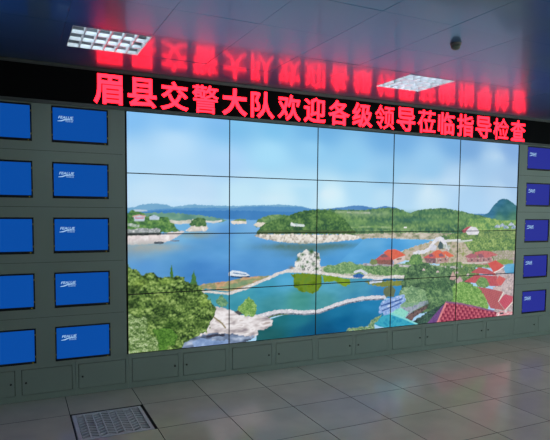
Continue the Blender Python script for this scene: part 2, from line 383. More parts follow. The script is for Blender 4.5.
['ramp',[(3881,932),(3930,924),(3940,880),(3883,881)],[(209,196,197),(155,155,141)],0.02,0.004,1],
['ramp',[(1666,724),(1836,750),(2214,770),(2780,774),(3486,750),(4214,674),(4222,467),(3494,503),(2898,592),(2414,614),(2049,687),(1715,700)],[(150,160,140),(206,200,190),(120,146,110)],0.03,0.006,1],
['tree',[(2112,740),(2175,783),(2279,773),(2371,804),(2491,806),(2586,774),(2697,765),(2781,727),(2755,657),(2413,671),(2151,694)],[(90,131,90),(121,160,107),(162,191,143)],0.045,0.008,1],
['tree',[(2697,730),(2808,773),(2951,744),(3066,764),(3184,748),(3302,780),(3423,777),(3564,723),(3568,599),(3129,606),(2783,644)],[(78,115,83),(109,148,95),(152,182,129)],0.045,0.008,1],
['line',[(2669,771),(2837,760),(3081,746)],[(196,196,204),(120,110,110)],0.03,0.03],
['line',[(3184,736),(3487,713),(3802,689),(4163,689)],[(216,214,214),(150,150,150)],0.03,0.028],
['ramp',[(1703,712),(1726,765),(1787,774),(1774,829),(1822,860),(1809,915),(1870,936),(1907,968),(1957,939),(2007,943),(2070,920),(2090,864),(2085,797),(2112,718),(2061,686),(1836,701)],[(84,96,92),(206,205,203),(242,240,238),(140,148,140)],0.026,0.009,1],
['soft',[(1871,908)],(56,96,56),0.02,0.016,0.85],
['soft',[(1822,855)],(56,96,56),0.025,0.020000000000000004,0.85],
['soft',[(1982,938)],(56,96,56),0.03,0.024,0.85],
['soft',[(2059,864)],(56,96,56),0.02,0.016,0.85],
['soft',[(1934,824)],(56,96,56),0.014,0.011200000000000002,0.85],
['soft',[(1873,771)],(56,96,56),0.02,0.016,0.85],
['soft',[(2009,799)],(56,96,56),0.02,0.016,0.85],
['soft',[(2048,742)],(56,96,56),0.02,0.016,0.85],
['soft',[(1738,765)],(140,110,90),0.03,0.02,0.6],
['ramp',[(1016,740),(1048,764),(1136,750),(1203,732),(1248,699),(1204,688),(1082,701),(1016,709)],[(232,238,244),(206,220,236),(250,250,250)],0.03,0,1],
['line',[(1038,699),(1137,687),(1237,689)],[(20,50,90),(40,80,120)],0.03,0.016],
['line',[(1060,735),(1203,711)],[(60,100,150),(90,130,170)],0.03,0.01],
['ramp',[(667,613),(760,639),(876,643),(1016,652),(1170,681),(1339,689),(1501,688),(1385,640),(1249,604),(1115,564),(1017,548),(667,573)],[(170,128,96),(202,168,130),(132,144,104),(190,160,126)],0.05,0.004,2],
['ramp',[(898,591),(1016,605),(1193,649),(1339,663),(1249,620),(1115,579),(1016,569)],[(110,142,110),(150,164,120)],0.04,0.004,1],
['ctl',[(760,588),(1017,553),(1137,562),(1306,606),(1478,657),(1654,714),(1836,712),(2112,690),(2414,626),(3086,584),(3492,553),(3377,313),(2975,362),(2623,360),(2420,326),(2056,249),(1720,273),(1481,258),(1251,254),(974,338),(760,476)],[((973,514),(64,148,170)),((1193,502),(70,158,180)),((1421,542),(66,154,184)),((1655,638),(84,168,210)),((1480,399),(60,138,150)),((1840,409),(70,148,140)),((1138,400),(62,148,170)),((2218,555),(88,168,196)),((2484,484),(78,154,180)),((2156,389),(70,146,154)),((2553,411),(66,144,180)),((2973,458),(54,128,180)),((3192,470),(54,138,190))],7,0.08,0],
['ramp',[(1727,700),(1898,698),(2113,678),(2114,572),(2064,496),(1989,461),(1926,492),(1839,508),(1765,567),(1764,644)],[(84,116,24),(112,140,40),(96,136,50)],0.05,0.01,1],
['ramp',[(2113,673),(2294,648),(2482,600),(2482,553),(2403,523),(2349,560),(2243,594),(2140,582)],[(110,146,30),(130,162,50)],0.04,0.008,1],
['ramp',[(2687,578),(2870,570),(3189,567),(3401,533),(3373,436),(3191,506),(2972,493),(2786,527)],[(136,142,67),(115,129,67),(148,153,87)],0.05,0.008,1],
['ramp',[(2958,482),(3073,512),(3133,449),(3106,366),(2975,374)],[(95,108,87),(108,122,87)],0.04,0.008,1],
['line',[(1017,531),(1115,553),(1227,581),(1340,621),(1455,658),(1571,706),(1690,734),(1787,725),(1935,711),(2112,690),(2281,660),(2481,628),(2686,619),(2897,598),(3114,612),(3368,589)],[(236,232,230),(206,200,196),(244,242,240)],0.02,0.03],
['line',[(667,571),(834,558),(1017,527)],[(226,222,216),(200,196,190)],0.02,0.022],
['line',[(2547,683),(2629,701),(2713,659)],[(226,228,236),(190,200,216)],0.03,0.03],
['ramp',[(2521,650),(2616,669),(2686,637),(2645,609),(2535,620)],[(40,90,160),(70,120,180)],0.02,0,1],
['line',[(2771,563),(2927,573)],[(230,232,238),(170,190,220)],0.02,0.035],
['ctl',[(1321,-41),(1332,120),(1458,217),(1720,273),(2056,249),(2420,326),(2832,359),(3049,333),(3023,190),(2854,59),(2521,-7),(2060,-57)],[((1540,232),(30,110,120)),((1843,209),(34,118,136)),((1483,41),(30,92,96)),((1970,42),(14,84,120)),((2355,262),(30,118,160)),((2425,83),(14,96,144)),((2764,292),(36,126,176)),((2698,120),(24,108,152)),((2163,-9),(10,80,124))],5,0.1,0],
['line',[(1343,210),(1458,244),(1600,266),(1744,266)],[(70,100,30),(100,120,50)],0.03,0.02],
['line',[(1274,258),(1388,265),(1505,289),(1623,297),(1744,290),(1892,267),(2055,262),(2171,288),(2300,323),(2460,358),(2622,377),(2790,379),(2975,368)],[(240,238,240),(196,194,204),(248,247,248)],0.015,0.042],
['line',[(1388,244),(1599,276),(1892,245),(2068,241),(2301,300),(2474,334),(2678,356),(2961,351)],[(60,70,90),(180,180,190)],0.015,0.014],
['ramp',[(462,-6),(564,85),(687,165),(771,250),(834,348),(877,397),(941,387),(1050,348),(1139,295),(1251,270),(1365,267),(1458,244),(1523,201),(1506,148),(1413,113),(1338,108),(1344,59),(1275,23),(1140,-1),(1018,-11),(708,-31)],[(150,140,146),(206,198,198),(240,236,238),(180,166,162)],0.05,0.006,2.5],
['ramp',[(462,-26),(523,48),(625,99),(760,118),(899,121),(1029,104),(1207,61),(1321,56),(1275,18),(1140,-12),(708,-52)],[(66,76,96),(120,138,168),(190,202,222)],0.05,0.008,2],
['ramp',[(625,59),(739,89),(813,61),(920,36),(1018,42),(1018,-11),(656,-26)],[(110,136,180),(160,184,220)],0.05,0.006,1],
['line',[(792,94),(877,102),(964,94)],[(40,44,60),(70,70,84)],0.03,0.025],
['line',[(856,295),(942,226),(985,171)],[(120,120,60),(150,130,110)],0.03,0.014],
['tree',[(1094,319),(1116,370),(1160,419),(1205,459),(1250,472),(1295,432),(1330,366),(1330,312),(1296,272),(1206,279)],[(87,132,73),(124,168,86),(173,202,130)],0.035,0.012,1],
['ramp',[(1072,331),(1116,344),(1172,303),(1128,290)],[(60,70,80),(90,90,90)],0.02,0,1],
['tree',[(877,438),(909,498),(952,510),(995,461),(1006,398),(941,382)],[(73,121,98),(102,149,111),(139,177,130)],0.03,0.012,1],
['ramp',[(405,696),(409,794),(420,848),(431,793),(439,694)],[(84,130,50),(60,104,50)],0.02,0.006,1],
['ramp',[(605,636),(631,735),(649,785),(667,724),(693,622)],[(84,130,70),(60,110,60)],0.02,0.008,1],
['tree',[(-68,850),(5,852),(51,812),(107,781),(154,751),(202,773),(249,756),(288,730),(356,717),(405,730),(465,737),(525,720),(575,678),(616,651),(677,638),(739,579),(792,515),(845,440),(887,386),(877,324),(834,266),(813,195),(771,137),(687,109),(605,81),(533,27),(482,-69),(-77,-66)],[(34,53,30),(75,104,51),(115,144,73),(166,191,115)],0.06,0.014,1],
['soft',[(40,598)],(30,48,26),0.06,0.05,0.7],
['soft',[(30,473)],(34,52,28),0.05,0.04,0.6],
['soft',[(208,334)],(40,62,34),0.12,0.035,0.6],
['soft',[(355,442)],(50,72,34),0.1,0.03,0.5],
['soft',[(554,489)],(48,70,34),0.06,0.04,0.5],
['soft',[(423,248)],(46,80,30),0.1,0.05,0.6],
['soft',[(708,225)],(60,86,40),0.06,0.05,0.5],
['soft',[(116,680)],(150,176,76),0.08,0.04,0.5],
['soft',[(356,678)],(158,190,84),0.08,0.025,0.5],
['soft',[(760,455)],(150,182,80),0.06,0.05,0.5],
['soft',[(306,534)],(140,160,80),0.1,0.03,0.5],
['tree',[(-73,375),(38,386),(132,301),(208,217),(265,113),(303,-10),(-77,-47)],[(57,83,45),(100,130,71),(149,175,115),(199,213,173)],0.03,0.035,1],
['tree',[(266,212),(383,222),(483,153),(462,54),(382,-18),(284,-8)],[(51,89,34),(83,128,51),(109,153,68)],0.04,0.035,1],
['tree',[(3247,613),(3304,707),(3409,765),(3562,772),(3674,719),(3882,699),(4131,652),(4385,668),(4476,560),(4308,450),(4181,237),(3900,229),(3694,142),(3429,112),(3258,247),(3166,326)],[(52,79,67),(85,119,84),(125,157,110)],0.05,0.016,1],
['ramp',[(2751,798),(2778,832),(2849,824),(2865,771),(2780,762)],[(135,149,100),(115,129,87)],0.03,0.006,1],
['ramp',[(2849,824),(3079,823),(3081,752),(2865,771)],[(126,83,79),(148,102,94),(108,78,79)],0.03,0,1],
['ramp',[(3079,817),(3255,860),(3249,794),(3095,751)],[(221,204,198),(199,175,167)],0.03,0,1],
['ramp',[(2828,819),(2919,881),(2975,897),(3078,847),(3079,811)],[(179,91,94),(195,104,103)],0.02,0,1],
['ramp',[(2947,904),(3003,936),(3105,940),(3172,917),(3270,862),(3166,839),(3079,811),(3034,854)],[(213,99,79),(221,112,91)],0.02,0,1],
['ramp',[(2891,861),(2961,888),(3020,851),(2934,845)],[(122,88,98),(135,102,107)],0.02,0,1],
['line',[(3138,816),(3196,822)],[(170,120,100),(120,100,90)],0.03,0.02],
['tree',[(3317,780),(3345,852),(3405,881),(3482,867),(3530,810),(3532,748),(3364,742)],[(78,119,83),(107,148,90),(147,181,112)],0.035,0.008,1],
['ramp',[(3545,822),(3733,816),(3752,747),(3594,759)],[(142,112,121),(122,95,103),(169,142,147)],0.03,0,1],
['ramp',[(3749,816),(3958,835),(3945,760),(3768,741)],[(219,202,200),(162,122,114),(202,182,178)],0.03,0,1],
['ramp',[(3529,822),(3637,869),(3699,886),(3749,829),(3734,810)],[(189,95,98),(206,108,103)],0.02,0,1],
['ramp',[(3683,889),(3746,913),(3794,915),(3876,869),(3894,818),(3749,816)],[(215,102,80),(222,118,94)],0.02,0,1],
['ramp',[(3843,895),(3907,900),(4040,833),(3959,816),(3909,837)],[(217,104,83),(222,122,98)],0.02,0,1],
['ramp',[(3780,859),(3827,876),(3877,831),(3797,827)],[(128,92,107),(148,108,121)],0.02,0,1],
['ramp',[(3622,859),(3668,874),(3701,836),(3638,832)],[(122,88,107),(142,102,121)],0.02,0,1],
['ramp',[(4225,815),(4466,796),(4677,809),(4715,749),(4575,700),(4263,724)],[(199,166,165),(162,115,117),(215,192,188)],0.03,0,1],
['ramp',[(4208,822),(4308,858),(4394,849),(4431,803),(4294,794)],[(162,102,114),(179,112,121)],0.02,0,1],
['ramp',[(4359,870),(4514,891),(4656,876),(4793,826),(4677,805),(4571,793),(4448,809)],[(189,104,107),(199,118,119),(175,98,103)],0.03,0,1],
['ramp',[(4429,842),(4498,853),(4553,800),(4448,796)],[(135,95,111),(155,104,114)],0.02,0,1],
['line',[(4177,740),(4382,726),(4591,733)],[(224,214,206),(190,176,170)],0.03,0.022],
['tree',[(3999,631),(4096,678),(4264,698),(4402,667),(4475,586),(4374,512),(4136,523)],[(78,108,78),(107,139,86),(147,165,121)],0.04,0.01,1],
['ramp',[(4683,683),(4825,732),(5192,802),(5241,-108),(4753,-42),(4770,360)],[(179,163,167),(210,193,193),(155,142,147),(199,175,161)],0.03,0.006,1],
['tree',[(4751,748),(4932,769),(5082,751),(5085,697),(4863,691)],[(121,148,86),(147,170,100)],0.04,0.006,1],
['ctl',[(4882,676),(4991,700),(5198,693),(5205,563),(4942,573)],[((5013,645),(110,176,212)),((5090,588),(84,156,200))],6,0.05,0],
['ramp',[(4319,605),(4454,672),(4595,647),(4723,596),(4778,560),(4546,577)],[(179,88,95),(193,102,106)],0.02,0,1],
['ramp',[(4610,715),(4751,757),(4910,676),(4803,619),(4723,596)],[(201,86,84),(210,102,96)],0.03,0,1],
['line',[(4732,591),(4812,612),(4919,667)],[(240,232,226),(220,206,200)],0.03,0.016],
['ramp',[(4204,501),(4304,541),(4389,577),(4617,567),(4797,546),(4782,493),(4831,410),(4695,417),(4517,440),(4411,471)],[(182,84,94),(195,99,104),(169,82,91)],0.025,0,1],
['tree',[(4411,471),(4460,534),(4529,558),(4620,501),(4659,433),(4554,398),(4448,417)],[(90,127,83),(118,155,95),(147,179,121)],0.035,0.01,1],
['ramp',[(4773,487),(4824,554),(4955,504),(4876,422),(4840,410)],[(199,92,94),(210,108,107)],0.02,0,1],
['ramp',[(4714,403),(4878,395),(4881,327),(4734,362)],[(217,200,196),(189,162,161)],0.02,0,1],
['roof',[(4361,432),(4661,386),(4908,328),(4840,235),(4832,195),(4949,72),(4691,117),(4596,250)],[(163,86,94),(191,110,113)],20,0.03],
['roof',[(4838,195),(4902,265),(4956,293),(5098,253),(5093,178),(4958,76)],[(184,76,96),(206,104,120)],-30,0.03],
['line',[(4832,202),(4893,272),(4918,325)],[(240,230,222),(220,206,196)],0.03,0.016],
['line',[(4958,67),(5021,115),(5093,172)],[(240,232,226),(220,204,196)],0.03,0.018],
['ramp',[(3970,543),(4023,637),(4085,551),(4036,528)],[(199,169,161),(182,149,145)],0.02,0,1],
['ramp',[(4069,526),(4134,575),(4186,521),(4139,459),(4088,461)],[(202,180,178),(175,149,154)],0.03,0,1],
['tree',[(3166,326),(3179,410),(3252,467),(3356,486),(3464,468),(3558,426),(3624,335),(3579,263),(3409,261),(3258,247)],[(90,127,96),(123,160,117),(169,196,155)],0.04,0.012,1],
['tree',[(4071,488),(4187,501),(4342,461),(4484,389),(4595,277),(4652,180),(4638,101),(4320,162),(4065,218),(3980,275),(4008,401)],[(90,134,74),(126,170,91),(166,198,127)],0.045,0.012,1],
['tree',[(3603,498),(3727,554),(3905,521),(4023,439),(4046,271),(3916,228),(3722,241),(3609,323)],[(57,90,71),(92,129,88),(131,164,114)],0.05,0.012,1],
['line',[(2948,292),(3092,337),(3240,358)],[(172,198,238),(120,156,214),(208,222,246)],0.03,0.055],
['line',[(2921,246),(3086,295),(3256,320)],[(172,198,238),(120,156,214),(208,222,246)],0.03,0.055],
['line',[(2922,198),(3073,247),(3227,273)],[(172,198,238),(120,156,214),(208,222,246)],0.03,0.055],
['line',[(2995,168),(3081,210),(3169,229)],[(172,198,238),(120,156,214),(208,222,246)],0.03,0.055],
['line',[(2935,269),(3226,334)],[(50,80,140),(90,120,180)],0.02,0.02],
['line',[(2951,208),(3212,287)],[(60,90,150),(100,130,190)],0.02,0.02],
['ramp',[(3263,75),(3386,41),(3662,144),(3916,241),(3825,56),(3700,-35),(3449,-14)],[(26,40,48),(54,70,72),(80,100,90)],0.04,0.006,1],
['tree',[(3630,147),(3756,188),(3916,228),(3855,118),(3666,18),(3510,-7),(3447,36)],[(40,59,60),(61,88,78),(87,122,100)],0.04,0.01,1],
['ramp',[(3263,81),(3367,153),(3643,246),(3613,186),(3415,88),(3371,17)],[(90,76,86),(130,106,100),(60,56,66)],0.025,0,1],
['ramp',[(3170,216),(3258,265),(3440,272),(3625,291),(3642,252),(3397,170),(3263,87),(3141,164)],[(126,150,150),(166,176,190),(110,120,150)],0.03,0,1],
['tree',[(3198,251),(3257,284),(3409,274),(3501,280),(3471,245),(3289,220)],[(107,148,121),(147,182,146)],0.03,0.01,1],
['ramp',[(3068,165),(3140,212),(3214,226),(3336,162),(3270,89)],[(130,206,190),(150,220,204),(112,190,176)],0.04,0,1],
['ramp',[(2826,62),(2895,128),(2981,151),(3068,163),(3263,87),(3487,-8),(3266,-17),(3058,-18),(2912,19)],[(44,150,180),(66,170,194),(36,136,176)],0.04,0,1],
['line',[(3068,165),(3263,92),(3479,-4)],[(150,224,220),(120,206,210)],0.03,0.022],
['tree',[(2440,0),(2493,37),(2630,37),(2741,39),(2782,89),(2852,125),(2952,154),(2910,115),(2840,49),(2856,-36)],[(78,114,95),(125,157,112),(186,196,155)],0.03,0.012,1],
['ramp',[(3574,-50),(3727,89),(3837,183),(3931,253),(3841,55),(3765,-66)],[(96,64,120),(120,84,140),(74,48,96)],0.04,0,1],
['roof',[(3765,-53),(3932,250),(4148,216),(4389,164),(4638,108),(4803,56),(4841,19),(4789,-45),(4193,-50)],[(120,38,66),(206,110,122)],35,0.055],
['line',[(3780,-29),(3932,248)],[(226,150,150),(206,120,130)],0.03,0.03],
['line',[(3932,250),(4165,213),(4495,137),(4747,73)],[(120,80,120),(160,110,140)],0.03,0.024],
['ramp',[(4803,42),(4894,65),(5100,41),(5123,-43),(4789,-31)],[(232,206,206),(210,120,130),(240,230,230)],0.025,0,1],
['ramp',[(4867,44),(4932,45),(4933,22),(4868,22)],[(60,50,60),(90,80,90)],0.02,0,1],
['ramp',[(3626,785),(3654,784),(3655,757),(3627,758)],[(108,86,91),(128,104,107)],0.02,0,1],
['ramp',[(3689,777),(3717,776),(3718,748),(3690,749)],[(108,86,91),(128,104,107)],0.02,0,1],
['ramp',[(3800,798),(3828,797),(3829,770),(3801,771)],[(108,86,91),(128,104,107)],0.02,0,1],
['ramp',[(3880,809),(3909,808),(3910,780),(3881,781)],[(108,86,91),(128,104,107)],0.02,0,1],
['ramp',[(4313,783),(4344,782),(4345,754),(4314,755)],[(108,86,91),(128,104,107)],0.02,0,1],
['ramp',[(4416,774),(4448,773),(4449,744),(4418,745)],[(108,86,91),(128,104,107)],0.02,0,1],
['ramp',[(4521,777),(4552,776),(4554,747),(4522,748)],[(108,86,91),(128,104,107)],0.02,0,1],
['ramp',[(4608,787),(4640,787),(4642,758),(4610,758)],[(108,86,91),(128,104,107)],0.02,0,1],
['tree',[(2859,706),(2872,747),(2893,758),(2919,743),(2930,703),(2895,692)],[(66,98,74),(104,141,96),(154,182,134)],0.03,0.012,1],
['tree',[(2967,678),(2983,719),(3009,730),(3040,715),(3054,675),(3011,663)],[(66,98,74),(104,141,96),(154,182,134)],0.03,0.012,1],
['tree',[(3090,685),(3103,727),(3125,738),(3151,723),(3164,683),(3127,671)],[(66,98,74),(104,141,96),(154,182,134)],0.03,0.012,1],
['tree',[(3201,663),(3218,705),(3244,716),(3276,700),(3291,659),(3246,648)],[(66,98,74),(104,141,96),(154,182,134)],0.03,0.012,1],
['tree',[(3328,688),(3341,730),(3364,742),(3391,726),(3403,686),(3366,674)],[(66,98,74),(104,141,96),(154,182,134)],0.03,0.012,1],
['tree',[(3628,677),(3645,720),(3673,731),(3707,715),(3723,673),(3676,662)],[(66,98,74),(104,141,96),(154,182,134)],0.03,0.012,1],
['tree',[(3771,647),(3789,690),(3817,701),(3852,685),(3868,643),(3820,631)],[(66,98,74),(104,141,96),(154,182,134)],0.03,0.012,1],
['tree',[(3907,679),(3922,723),(3946,735),(3975,718),(3989,676),(3949,664)],[(66,98,74),(104,141,96),(154,182,134)],0.03,0.012,1],
['tree',[(4071,686),(4086,730),(4110,742),(4140,726),(4155,683),(4113,670)],[(66,98,74),(104,141,96),(154,182,134)],0.03,0.012,1],
['tree',[(4182,630),(4200,675),(4230,686),(4267,670),(4284,626),(4233,614)],[(66,98,74),(104,141,96),(154,182,134)],0.03,0.012,1],
['tree',[(4333,676),(4345,721),(4365,734),(4390,717),(4402,674),(4368,661)],[(66,98,74),(104,141,96),(154,182,134)],0.03,0.012,1],
['ramp',[(3527,665),(3542,689),(3571,683),(3574,661)],[(217,201,198),(193,174,174)],0.02,0.003,1],
['ramp',[(3748,631),(3763,656),(3794,649),(3796,627)],[(217,201,198),(193,174,174)],0.02,0.003,1],
['ramp',[(4058,606),(4073,631),(4105,624),(4108,601)],[(217,201,198),(193,174,174)],0.02,0.003,1],
['ramp',[(4243,572),(4259,598),(4292,591),(4295,568)],[(217,201,198),(193,174,174)],0.02,0.003,1],
['ramp',[(4944,353),(4961,379),(4997,372),(5000,348)],[(217,201,198),(193,174,174)],0.02,0.003,1],
['ramp',[(5016,390),(5034,416),(5070,409),(5073,384)],[(217,201,198),(193,174,174)],0.02,0.003,1],
['ramp',[(4976,446),(4994,473),(5029,465),(5032,441)],[(217,201,198),(193,174,174)],0.02,0.003,1],
['ramp',[(4941,41),(4958,67),(4994,59),(4997,35)],[(232,228,226),(196,188,190)],0.02,0.003,1],
['ramp',[(5001,323),(5018,349),(5054,342),(5057,317)],[(217,201,198),(193,174,174)],0.02,0.003,1],
['soft',[(3416,544)],(150,184,128),0.05,0.04,0.4],
['soft',[(3568,586)],(150,184,128),0.05,0.04,0.4],
['soft',[(3742,591)],(150,184,128),0.05,0.04,0.4],
['soft',[(3902,597)],(150,184,128),0.05,0.04,0.4],
['soft',[(3512,404)],(150,184,128),0.05,0.04,0.4],
['soft',[(3829,386)],(150,184,128),0.05,0.04,0.4],
['soft',[(3978,326)],(150,184,128),0.05,0.04,0.4],
['soft',[(3688,293)],(150,184,128),0.05,0.04,0.4],
['soft',[(3464,480)],(34,60,52),0.05,0.035,0.5],
['soft',[(3649,508)],(34,60,52),0.05,0.035,0.5],
['soft',[(3809,488)],(34,60,52),0.05,0.035,0.5],
['soft',[(3612,236)],(34,60,52),0.05,0.035,0.5],
['soft',[(3908,432)],(34,60,52),0.05,0.035,0.5],
['soft',[(3368,607)],(34,60,52),0.05,0.035,0.5]]

class Painter:
    W, H = 1600, 720
    def __init__(self):
        self.img = np.zeros((self.H, self.W, 3)); self.px = self.W / 5.1
        self.tab = np.random.RandomState(7).rand(256, 256)
    def vn(self, x, y):
        xi = np.floor(x).astype(int); yi = np.floor(y).astype(int); fx = x - xi; fy = y - yi
        fx = fx * fx * (3 - 2 * fx); fy = fy * fy * (3 - 2 * fy); t = self.tab
        a = t[yi & 255, xi & 255]; b = t[yi & 255, (xi + 1) & 255]; c = t[(yi + 1) & 255, xi & 255]; d = t[(yi + 1) & 255, (xi + 1) & 255]
        return (a * (1 - fx) + b * fx) * (1 - fy) + (c * (1 - fx) + d * fx) * fy
    def fbm(self, x, y, s, seed, n=3):
        v = 0; w = 0
        for k in range(n):
            f = 2 ** k / s; g = 0.6 ** k
            v = v + g * self.vn(x * f + seed * 17.3 + k * 5.1, y * f + seed * 9.7 + k * 3.3); w += g
        return np.clip((v / w - 0.5) * 1.7 + 0.5, 0, 1)
    def region(self, x0, x1, y0, y1):
        i0 = max(int((x0) * self.px) - 1, 0); i1 = min(int(x1 * self.px) + 2, self.W)
        j0 = max(int(y0 * self.px) - 1, 0); j1 = min(int(y1 * self.px) + 2, self.H)
        if i1 <= i0 or j1 <= j0: return None
        X, Y = np.meshgrid((np.arange(i0, i1) + 0.5) / self.px, (np.arange(j0, j1) + 0.5) / self.px)
        return (slice(j0, j1), slice(i0, i1)), X, Y
    def inside(self, pts, X, Y):
        r = np.zeros(X.shape, bool); n = len(pts)
        for i in range(n):
            (xa, ya), (xb, yb) = pts[i], pts[(i + 1) % n]
            if ya == yb: continue
            c = (ya > Y) != (yb > Y)
            r ^= c & (X < (xb - xa) * (Y - ya) / (yb - ya) + xa)
        return r
    def ramp(self, n, cols):
        cols = np.array(cols, float); t = np.clip(n, 0, 0.999) * (len(cols) - 1); i = t.astype(int); f = (t - i)[..., None]
        return cols[i] * (1 - f) + cols[np.minimum(i + 1, len(cols) - 1)] * f
    def run(self, ops):
        for seed, o in enumerate(ops):
            kind = o[0]; pts = [(a / 1000, b / 1000) for a, b in o[1]]
            xs = [q[0] for q in pts]; ys = [q[1] for q in pts]
            pad = 0.03
            if kind == 'soft': pad = 3 * max(o[3], o[4])
            if kind == 'line': pad = o[4]
            R = self.region(min(xs) - pad, max(xs) + pad, min(ys) - pad, max(ys) + pad)
            if R is None: continue
            sl, X, Y = R; view = self.img[sl]
            if kind == 'soft':
                a = o[5] * np.exp(-((X - xs[0]) / o[3]) ** 2 - ((Y - ys[0]) / o[4]) ** 2)
                a *= 0.75 + 0.5 * self.fbm(X, Y, max(o[4], 0.02), seed)
                a = np.clip(a, 0, 1)[..., None]; view[:] = view * (1 - a) + np.array(o[2], float) * a; continue
            if kind == 'line':
                d = np.full(X.shape, 9.0); w = o[4]
                for (xa, ya), (xb, yb) in zip(pts, pts[1:]):
                    dx, dy = xb - xa, yb - ya; t = np.clip(((X - xa) * dx + (Y - ya) * dy) / (dx * dx + dy * dy + 1e-9), 0, 1)
                    d = np.minimum(d, np.hypot(X - xa - t * dx, Y - ya - t * dy))
                mask = d < w / 2 * (0.75 + 0.5 * self.fbm(X, Y, 0.03, seed, 2)); col = self.ramp(self.fbm(X, Y, o[3], seed), o[2])
                view[mask] = col[mask]; continue
            jag = o[4] if kind in ('ramp', 'tree') else (o[5] if kind == 'ctl' else 0)
            XX, YY = X, Y
            if jag:
                XX = X + jag * 2 * (self.fbm(X, Y, jag * 2.2 + 0.008, seed + 3, 2) - 0.5); YY = Y + jag * 2 * (self.fbm(X, Y, jag * 2.2 + 0.008, seed + 40, 2) - 0.5)
            mask = self.inside(pts, XX, YY)
            if kind == 'ramp':
                col = self.ramp(self.fbm(X / o[5], Y, o[3], seed), o[2])
            elif kind == 'tree':
                s = o[3]
                a = self.fbm(X, Y, s, seed, 3); b = self.fbm(X + s * 0.10, Y + s * 0.22, s, seed, 3)
                fine = self.fbm(X, Y, s * 0.24, seed + 9, 3)
                n = np.clip(0.46 + 0.95 * (a - b) + 0.45 * (a - 0.5) + 0.8 * (fine - 0.5), 0, 1)
                col = self.ramp(n, o[2])
            elif kind == 'ctl':
                acc = np.zeros(X.shape + (3,)); w = np.zeros(X.shape)
                for (cx, cy), c in o[2]:
                    g = 1 / ((X - cx / 1000) ** 2 + ((Y - cy / 1000) * 1.3) ** 2 + 0.004) ** 1.6
                    acc += g[..., None] * np.array(c, float); w += g
                col = acc / w[..., None] + (o[3] * 2 * (self.fbm(X / 2.5, Y, o[4], seed) - 0.5))[..., None]
            else:
                th = math.radians(o[3]); pit = o[4]
                u = (X * math.cos(th) + Y * math.sin(th)) / pit; v = (-X * math.sin(th) + Y * math.cos(th)) / pit
                n = 0.5 + 0.28 * np.sin(6.283 * u) + 0.28 * np.sin(6.283 * v + 1.2 * np.sin(6.283 * u)) + 0.3 * (self.fbm(X, Y, 0.04, seed) - 0.5)
                col = self.ramp(np.clip(n, 0, 1), o[2])
            view[mask] = col[mask]
        im = np.clip(self.img, 0, 255) / 255.0
        return np.where(im <= 0.04045, im / 12.92, ((im + 0.055) / 1.055) ** 2.4)
canvas = Painter().run(PICTURE)
NX, NY = 160, 90
def node_grid(a):          # average canvas texels around each of the 801 x 361 screen nodes
    p = np.pad(a, ((1, 1), (1, 1), (0, 0)), mode='edge')
    return (p[0::2, 0::2] + p[1::2, 0::2] + p[0::2, 1::2] + p[1::2, 1::2]) / 4
nodes = node_grid(canvas)

BZ = 0.0045                                                            # bezel width
def screen_mesh(c, r):
    sub = nodes[r * NY:(r + 1) * NY + 1, c * NX:(c + 1) * NX + 1]
    xs = np.linspace(BZ, PW - BZ, NX + 1); zs = np.linspace(BZ, PH - BZ, NY + 1)
    X, Zz = np.meshgrid(xs, zs)
    co = np.stack([X, np.full_like(X, 0.006), Zz], -1).reshape(-1, 3)
    idx = np.arange((NX + 1) * (NY + 1)).reshape(NY + 1, NX + 1)
    q = np.stack([idx[:-1, :-1], idx[:-1, 1:], idx[1:, 1:], idx[1:, :-1]], -1).reshape(-1, 4)
    me = bpy.data.meshes.new('screen')
    me.vertices.add(len(co)); me.vertices.foreach_set('co', co.ravel())
    me.loops.add(q.size); me.loops.foreach_set('vertex_index', q.ravel())
    me.polygons.add(len(q)); me.polygons.foreach_set('loop_start', np.arange(0, q.size, 4))
    me.update(calc_edges=True)
    a = me.color_attributes.new('picture', 'FLOAT_COLOR', 'POINT')
    rgba = np.ones((len(co), 4)); rgba[:, :3] = sub.reshape(-1, 3); a.data.foreach_set('color', rgba.ravel())
    return me

SHOWN = {
 (3, 0): 'video panel of plain pale sky, leftmost in the top row',
 (3, 1): 'video panel of plain blue sky, second from left in the top row',
 (3, 2): 'video panel of plain blue sky, middle of the top row',
 (3, 3): 'video panel of plain blue sky, fourth from left in the top row',
 (3, 4): 'video panel of hazy violet-blue sky, rightmost in the top row',
 (2, 0): 'video panel showing white houses on a wooded headland and a small islet',
 (2, 1): 'video panel showing left half of the dark wooded island hill below sky',
 (2, 2): 'video panel showing rolling pale green hills right of the wooded island',
 (2, 3): 'video panel showing two low green hills with a dip between them',
 (2, 4): 'video panel showing the dome-shaped blue-green mountain at the right edge',
 (1, 0): 'video panel showing open blue lake with treetops along its lower edge',
 (1, 1): 'video panel showing the white boat and pale rock tower on the lake',
 (1, 2): 'video panel showing lake, green bushes and half an orange-roofed house',
 (1, 3): 'video panel showing the white arch behind an orange-roofed house',
 (1, 4): 'video panel showing red-roofed houses on the green plain below the mountain',
 (0, 0): 'video panel filled with leafy green trees, leftmost in the bottom row',
 (0, 1): 'video panel showing pale rocks and a bush beside the turquoise pond',
 (0, 2): 'video panel showing stone causeway crossing the turquoise pond',
 (0, 3): 'video panel showing turquoise pavilion roof beside dark green trees',
 (0, 4): 'video panel showing large red tiled roofs, rightmost in the bottom row',
}
frame_me = None; body_me = None
